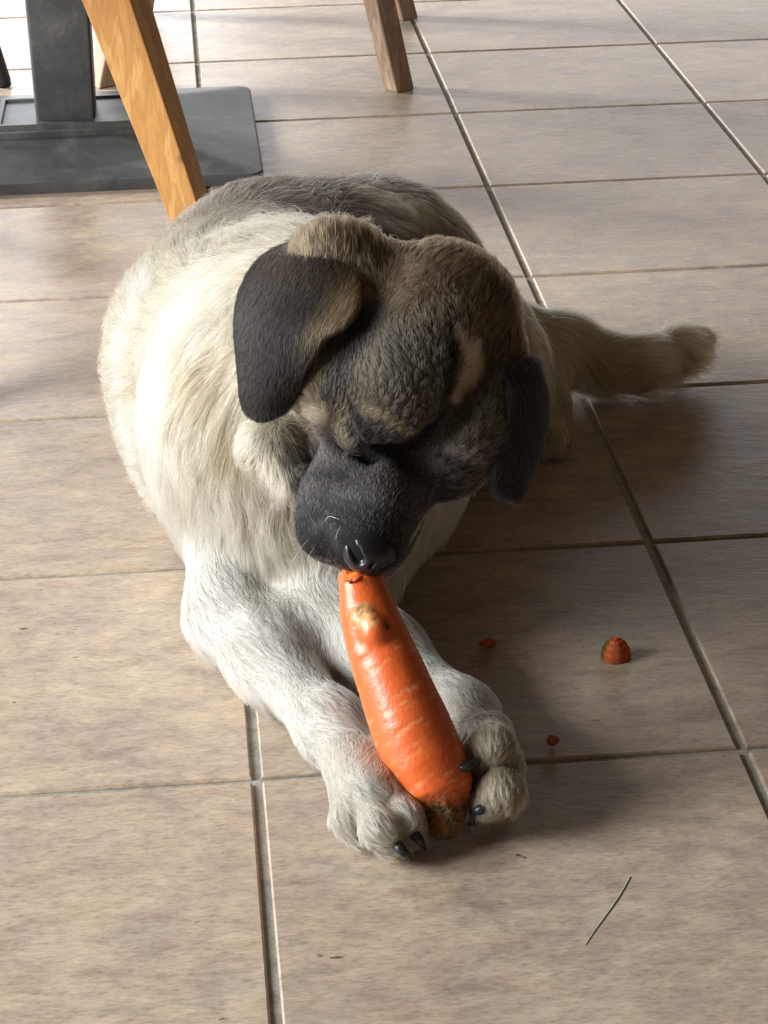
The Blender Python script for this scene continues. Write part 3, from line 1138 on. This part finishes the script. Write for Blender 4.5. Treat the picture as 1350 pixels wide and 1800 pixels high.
# ---- ears: folded leaves of skin with a pale inner rim and short dark fur
def ear(rows, bulge, dark, base_c, rim_c, tipdir, rim_side):
    A = catmull([aty(*a) for a, b in rows], 26)
    B = catmull([aty(*b) for a, b in rows], 26)
    nu, nvv = 26, 13
    mid = np.gradient((A + B) / 2, axis=0)
    top = np.empty((nu, nvv, 3))
    nn = np.empty((nu, 3))
    for i in range(nu):
        w = B[i] - A[i]
        n = np.cross(w, mid[i])
        n /= np.linalg.norm(n)
        if n @ (CAM_POS - A[i]) < 0:
            n = -n
        nn[i] = n
        for j in range(nvv):
            t = j / (nvv - 1)
            top[i, j] = A[i] + w * t + n * bulge[0] * math.sin(math.pi * t) * (1 - bulge[1] * i / nu)
    th = .0028
    V = np.concatenate([(top + nn[:, None] * th).reshape(-1, 3), (top - nn[:, None] * th).reshape(-1, 3)])
    idx = lambda s_, i, j: s_ * nu * nvv + i * nvv + j
    Q = []
    for i in range(nu - 1):
        for j in range(nvv - 1):
            Q.append((idx(0, i, j), idx(0, i, j + 1), idx(0, i + 1, j + 1), idx(0, i + 1, j)))
            Q.append((idx(1, i, j), idx(1, i + 1, j), idx(1, i + 1, j + 1), idx(1, i, j + 1)))
    for i in range(nu - 1):
        Q.append((idx(0, i, 0), idx(0, i + 1, 0), idx(1, i + 1, 0), idx(1, i, 0)))
        Q.append((idx(0, i, nvv - 1), idx(1, i, nvv - 1), idx(1, i + 1, nvv - 1), idx(0, i + 1, nvv - 1)))
    for j in range(nvv - 1):
        Q.append((idx(0, 0, j), idx(1, 0, j), idx(1, 0, j + 1), idx(0, 0, j + 1)))
        Q.append((idx(0, nu - 1, j), idx(0, nu - 1, j + 1), idx(1, nu - 1, j + 1), idx(1, nu - 1, j)))
    Q = np.array(Q)
    I, J = np.meshgrid(np.arange(nu) / (nu - 1), np.arange(nvv) / (nvv - 1), indexing='ij')
    C = np.tile(np.array(dark), (nu, nvv, 1))
    wb = np.clip(1 - I / .34, 0, 1)[..., None] * np.clip(.35 + J, 0, 1)[..., None]
    C = C * (1 - wb) + np.array(base_c) * wb
    wr = np.clip((J - .80) / .2, 0, 1)[..., None] * np.clip(1 - (I - .25) / .3, 0, 1)[..., None]
    if rim_side:
        C = C * (1 - wr) + np.array(rim_c) * wr
        wo = np.clip(1 - J / .10, 0, 1)[..., None] * np.clip((I - .08) / .1, 0, 1)[..., None]
        C = C * (1 - wo) + np.array(srgb(16, 15, 16)) * wo
    C2 = np.concatenate([C.reshape(-1, 3), C.reshape(-1, 3) * .9])
    me = np_mesh('ear', V, Q)
    at = me.attributes.new('coat', 'FLOAT_COLOR', 'POINT')
    at.data.foreach_set('color', np.concatenate([C2, np.ones((len(C2), 1))], 1).astype(np.float32).ravel())
    o = link('ear', me, dog, M_SKIN)
    nb = np.empty(len(V) * 3, np.float32)
    me.vertex_normals.foreach_get('vector', nb)
    nb = nb.reshape(-1, 3)
    side = np.concatenate([np.repeat(nn[:, None], nvv, 1).reshape(-1, 3), -np.repeat(nn[:, None], nvv, 1).reshape(-1, 3)])
    sg = np.sign((nb * side).sum(1))
    if np.mean(sg) < 0:
        me.flip_normals()
        nb = -nb
    dirs = np.tile(np.repeat(mid[:, None] / np.linalg.norm(mid, axis=1)[:, None, None], nvv, 1).reshape(-1, 3), (2, 1))
    Ls = np.concatenate([(.008 - .0042 * np.clip(I / .4, 0, 1)).ravel()] * 2)
    dn = np.concatenate([np.ones(nu * nvv), np.full(nu * nvv, .35)])
    grow('ear_fur', o, V, Q, nb, dirs, Ls, C2, EAR_COUNT, M_FUR, clump=.35, lift=.28, thick=.00009, wob=.18, seed=11, dens=dn)
    return o


DARK_EAR = srgb(28, 25, 24)
earR = ear([((520, 428, .150), (622, 470, .085)), ((462, 455, .128), (634, 520, .052)), ((426, 508, .108), (612, 566, .036)), ((415, 570, .090), (575, 590, .034)),
            ((420, 636, .078), (550, 632, .036)), ((424, 690, .070), (530, 676, .042)), ((426, 708, .068), (522, 697, .047)), ((432, 722, .067), (513, 713, .049)), ((444, 731, .066), (500, 726, .053))],
           (.013, .5), DARK_EAR, srgb(62, 51, 39), srgb(128, 108, 80), None, True)
earL = ear([((874, 640, .040), (922, 630, .075)), ((886, 690, .028), (950, 688, .078)), ((880, 750, .024), (956, 746, .074)), ((868, 800, .024), (940, 804, .064)),
            ((862, 834, .026), (924, 840, .058)), ((865, 852, .028), (919, 858, .054)), ((871, 868, .031), (909, 871, .048)), ((882, 876, .036), (898, 877, .042))], (.012, .4), srgb(26, 25, 28), srgb(40, 34, 32), srgb(30, 28, 28), None, False)


# ---- nose leather, in the head's own axes
def nose_fn(p):
    d = EL((.1290, 0, .0015), (.0165, .0190, .0165))(p)
    d = smin(d, EL((.130, 0, -.015), (.011, .010, .010))(p), .006)
    for sd in (-1, 1):
        n1 = RC((.1400, sd * .0090, .0095), (.1360, sd * .0130, .0090), .0036, .0034)(p)
        n2 = RC((.1355, sd * .0135, .0085), (.1260, sd * .0185, .0040), .0026, .0016)(p)
        d = smax(d, -np.minimum(n1, n2), .003)
    gr = np.minimum(RC((.147, 0, -.010), (.140, 0, -.026), .0014, .0014)(p), RC((.147, 0, -.006), (.138, 0, .0165), .0012, .0009)(p))
    return smax(d, -gr, .002)


nv_, nq_ = surface_nets(nose_fn, (.105, -.026, -.036), (.152, .026, .020), .0011)
link('nose', np_mesh('nose', HC + nv_ @ HAX, nq_), dog, M_NOSE, 'moist black nose')
for sd in (-1, 1):
    ev, eq = surface_nets(EL((.0475, sd * .036, .0115), (.0105, .0115, .0095)), (.030, sd * .036 - .016, -.004), (.064, sd * .036 + .016, .026), .0018)
    link('eye', np_mesh('eye', HC + ev @ HAX, eq), dog, M_EYE)


# ---- claws and whiskers
def claw(root_, mid_, tip_, r=.0034):
    p = catmull([root_, mid_, tip_], 9)
    rr_ = r * np.array([.9, 1, 1, .95, .86, .74, .58, .38, .12])
    V, Fc = tube(p, rr_, 10)
    me = np_mesh('claw', V, Fc)
    return link('claw', me, dog, M_CLAW)


def claw3(a, b, c, r=.0034):
    return claw(atz(*a), atz(*b), atz(*c), r)


M_PAD = mat_plain('pad_leather', srgb(62, 62, 64), .6, .4, 700)
for q in padsL:
    pv, pq = surface_nets(q, q.c - .02, q.c + .02, .0016)
    link('paw_pad', np_mesh('paw_pad', pv, pq), dog, M_PAD)
claw3((724, 1396, .025), (738, 1408, .026), (746, 1424, .018), .0037)
claw3((724, 1462, .020), (738, 1478, .018), (747, 1494, .005), .0035)
claw3((694, 1482, .019), (710, 1498, .016), (724, 1512, .004), .0035)
claw3((630, 1464, .016), (638, 1476, .013), (645, 1486, .004), .0036)
claw3((845, 1332, .050), (820, 1349, .053), (793, 1350, .050), .0036)
claw3((862, 1415, .028), (842, 1424, .027), (824, 1430, .020), .0040)
claw3((854, 1436, .014), (838, 1444, .012), (820, 1449, .006), .0038)
claw3((950, 788, .012), (950, 800, .011), (949, 808, .005), .0028)
claw3((972, 784, .012), (976, 793, .011), (978, 803, .005), .0028)
claw3((986, 770, .013), (993, 774, .012), (999, 784, .004), .0032)
for pl in ([(556, 935, .02), (528, 965, .0), (499, 1016, -.01)], [(562, 950, .018), (546, 972, .0), (540, 992, -.006)], [(570, 920, .012), (578, 908, -.01), (596, 913, -.02)],
           [(590, 955, .006), (592, 940, -.012), (598, 925, -.02)], [(702, 985, .012), (712, 1020, .0), (706, 1060, -.008)], [(548, 905, .03), (530, 898, .01), (516, 900, .0)]):
    p = catmull([aty(*q) for q in pl], 10)
    V, Fc = tube(p, np.linspace(.00028, .00008, 10), 6)
    link('whisker', np_mesh('whisker', V, Fc), dog, M_WHISK)

# ------------------------------------------------------------------ the carrot and its crumbs
ORANGE, DORANGE = srgb(220, 100, 44), srgb(206, 78, 28)


def carrot_mesh():
    top_, bot_ = aty(632, 1008, .004), atz(783, 1465, .012)
    yy = lambda q: top_[1] + (bot_[1] - top_[1]) * (q - 1008) / 456
    ax = catmull([top_] + [aty(a, b, yy(b)) for a, b in ((650, 1085), (692, 1200), (731, 1300), (776, 1400))] + [bot_], 110)
    nS = 64
    t = np.linspace(0, 1, 110)
    rad = np.interp(t, [0, .03, .08, .18, .35, .55, .68, .78, .83, .87, .92, .96, 1.0], [.0125, .0150, .0158, .0188, .0232, .0262, .0258, .0222, .0165, .0132, .0124, .0115, .0088])
    tg = np.gradient(ax, axis=0)
    tg /= np.linalg.norm(tg, axis=1)[:, None]
    v = nrm(CAM_POS - ax[50])
    V, C = [], []
    r_ = np.random.default_rng(4)
    grooves = [(r_.uniform(.28, .86), r_.uniform(-1.9, 1.9), r_.uniform(.15, .6), r_.uniform(.0022, .0045), r_.uniform(.3, 1.0)) for _ in range(60)]
    knob = aty(652, 1100, -.02)
    for i in range(110):
        a = nrm(v - tg[i] * (v @ tg[i]))
        b = np.cross(tg[i], a)
        for k in range(nS):
            th = 2 * math.pi * k / nS
            r = rad[i] * (1 + .018 * math.sin(2 * th + 5 * t[i]) + .012 * math.sin(3 * th - 9 * t[i]))
            c = np.array(ORANGE)
            for gt, ga, gw, gs, gd in grooves:
                da = (th - ga + math.pi) % (2 * math.pi) - math.pi
                if abs(da) < gw:
                    x = (t[i] - gt - .02 * da) / gs
                    e = math.exp(-x * x) * math.cos(da / gw * math.pi / 2)
                    r -= .00055 * e * gd
                    c = c * (1 - .7 * e * gd) + np.array(srgb(248, 178, 126)) * .7 * e * gd
            if t[i] < .035:         # gnawed end
                r *= 1 + .12 * math.sin(3 * th + 1) + .08 * math.sin(7 * th)
            if t[i] > .785:          # crown: brown, ringed and rough
                q = min(1, max(0, (t[i] - .785 + .012 * math.sin(3 * th)) / .075)) * (.9 + .1 * math.sin(5 * th + 30 * t[i]))
                c = c * (1 - q) + np.array(srgb(98, 82, 52)) * q
                r *= 1 + .03 * q * math.sin(t[i] * 260) + .05 * q * math.sin(9 * th + 40 * t[i]) + .05 * q * r_.normal()
            p = ax[i] + r * (a * math.cos(th) + b * math.sin(th))
            if t[i] < .035:
                p = p + tg[i] * .004 * math.sin(2 * th + .6)
            V.append(p)
            C.append(c)
    V, C = np.array(V), np.array(C)
    outw = V - np.repeat(ax, nS, 0)
    outw /= np.linalg.norm(outw, axis=1)[:, None]

    def bump_at(px, py, y, R, h, col=None, ca=1.0, rough=0.0):
        nonlocal V, C
        d0 = np.linalg.norm(V - aty(px, py, y), axis=1)
        fr = (outw @ v) > -.2
        cen = V[np.where(fr, np.linalg.norm(np.cross(V - CAM_POS, nrm(ray(px, py))), axis=1), 9).argmin()]
        d = np.linalg.norm(V - cen, axis=1)
        w = np.clip(1 - (d / R) ** 2, 0, 1) ** 1.3
        nz = 1 + rough * field(V, 900, 3)[:, 0]
        V = V + outw * (h * w * nz)[:, None]
        if col is not None:
            wc = np.clip((w * 1.6) * (1 + .5 * field(V, 700, 8)[:, 1]), 0, 1)[:, None] * ca
            C = C * (1 - wc) + np.array(col) * wc
    bump_at(655, 1108, 0, .0120, .0062)
    bump_at(640, 1080, 0, .0105, .0020, srgb(206, 156, 100), .95, .8)
    bump_at(650, 1092, 0, .006, .001, srgb(222, 176, 122), .8, .8)
    bump_at(636, 1068, 0, .004, -.0008, srgb(120, 84, 48), .8, .5)
    bump_at(681, 1098, 0, .0032, -.002, srgb(58, 34, 20), 1.0)
    bump_at(628, 1146, 0, .0058, .0010, srgb(160, 104, 62), .95, .8)
    bump_at(642, 1140, 0, .0045, .0006, srgb(196, 140, 92), .8, .8)
    bump_at(770, 1290, 0, .014, 0, srgb(214, 96, 48), .35)
    Fc = [(i * nS + k, i * nS + (k + 1) % nS, (i + 1) * nS + (k + 1) % nS, (i + 1) * nS + k) for i in range(109) for k in range(nS)]
    # round both ends off with three shrinking rings
    for end, i0, sgn in (('t', 0, -1), ('b', 109, 1)):
        ring0 = np.arange(nS) + i0 * nS
        cen = V[ring0].mean(0)
        prev = ring0
        for kk, (sc, off) in enumerate(((.80, .0022), (.5, .0030), (.12, .0026))):
            cr = cen + (V[ring0] - cen) * sc + tg[i0] * sgn * off + (np.sin(np.arange(nS) * .9)[:, None] * tg[i0] * .0006)
            col = np.tile(srgb(238, 120, 52) if end == 't' else srgb(104, 82, 52), (nS, 1))
            st = len(V)
            V = np.vstack([V, cr])
            C = np.vstack([C, col])
            new = np.arange(nS) + st
            for k in range(nS):
                q = (prev[k], prev[(k + 1) % nS], new[(k + 1) % nS], new[k])
                Fc.append(q if sgn > 0 else q[::-1])
            prev = new
    V[:, 2] = np.maximum(V[:, 2], .0008)
    return V, np.array(Fc), C


cv, cf, cc = carrot_mesh()
ctr = cv[cv[:, 2] < .02].mean(0)
ctr[2] = 0


def coloured(name, V, Fq, C, mat, **kw):
    me = np_mesh(name, V, Fq)
    at = me.attributes.new('coat', 'FLOAT_COLOR', 'POINT')
    at.data.foreach_set('color', np.concatenate([C, np.ones((len(C), 1))], 1).astype(np.float32).ravel())
    return link(name, me, kw.pop('parent', None), mat, **kw)


ncr = 87 * 64          # rings below this belong to the root, above to the crown
isc = (cf.min(1) >= ncr) & ((cf.max(1) < 110 * 64) | (cf.min(1) >= 109 * 64))
isc |= (cf >= 110 * 64 + 3 * 64).any(1)


def subset(Fq):
    u, inv = np.unique(Fq, return_inverse=True)
    return cv[u] - ctr, inv.reshape(Fq.shape), cc[u]


carrot = empty('carrot', ctr, 'thick orange carrot standing upright between the front paws of the dog', 'carrot')
coloured('root', *subset(cf[~isc]), M_CARROT, parent=carrot)
M_FLESH = mat_attr('carrot_flesh', .6, .35, .1, .5, 900)
M_CROWN = mat_attr('carrot_crown', .8, .2, 0, .6, 400)
crown = coloured('crown', *subset(cf[isc]), M_CROWN, parent=carrot, label='brown rough crown')


def crumb(px, py, size, label, seed, dome=False):
    base = atz(px, py, 0)
    r_ = np.random.default_rng(seed)
    n, m = (32, 40) if dome else (24, 12)
    V, C, Fq = [], [], []
    for i in range(m + 1):
        ph = math.pi * i / m
        for k in range(n):
            th = 2 * math.pi * k / n
            d = np.array([math.sin(ph) * math.cos(th), math.sin(ph) * math.sin(th), math.cos(ph)])
            if dome:
                rr_ = 1 + (.05 * math.sin(th * 3 + 1) + .025 * math.sin(th * 8)) * math.sin(ph) + .022 * math.sin(ph * 15 + .8 * math.sin(th))
                p = d * rr_ * np.array(size) * np.array([1 - .22 * d[2], 1 - .22 * d[2], 1])
                p[2] = max(p[2], -.25 * size[2])
                col = np.array(srgb(196, 92, 44)) * (1 + .18 * math.sin(ph * 15 + .8 * math.sin(th)))
                g = max(0, min(1, (-d[0] * .7 + d[1] * .75 - .15) * 3))
                col = col * (1 - g) + np.array(srgb(96, 76, 34)) * g
            else:
                rr_ = 1 + .30 * math.cos(th + seed * 0) + .10 * math.sin(th * 3 + seed) + .10 * math.sin(ph * 4 + th * 2 + seed)
                p = d * rr_ * np.array(size)
                col = np.array(srgb(206, 98, 48)) * (1 + .25 * math.sin(th * 3))
            V.append(p)
            C.append(col)
    for i in range(m):
        for k in range(n):
            Fq.append((i * n + k, (i + 1) * n + k, (i + 1) * n + (k + 1) % n, i * n + (k + 1) % n))
    V = np.array(V)
    V[:, 2] -= V[:, 2].min()
    o = coloured('carrot_crumb', V, np.array(Fq), np.clip(C, 0, 1), M_FLESH, label=label, cat='crumb')
    o.location = (base[0], base[1], .0004)
    return o


crumb(1082, 1156, (.0108, .0100, .0128), 'largest bitten off carrot piece, domed and ridged, alone on the dark tile', 2, True)
crumb(854, 1140, (.0072, .0036, .0030), 'small pointed orange carrot shard between the dog and the domed piece', 5)
crumb(968, 1312, (.0042, .0036, .0030), 'smallest carrot crumb, lying just above the grout line near the far paw', 9)
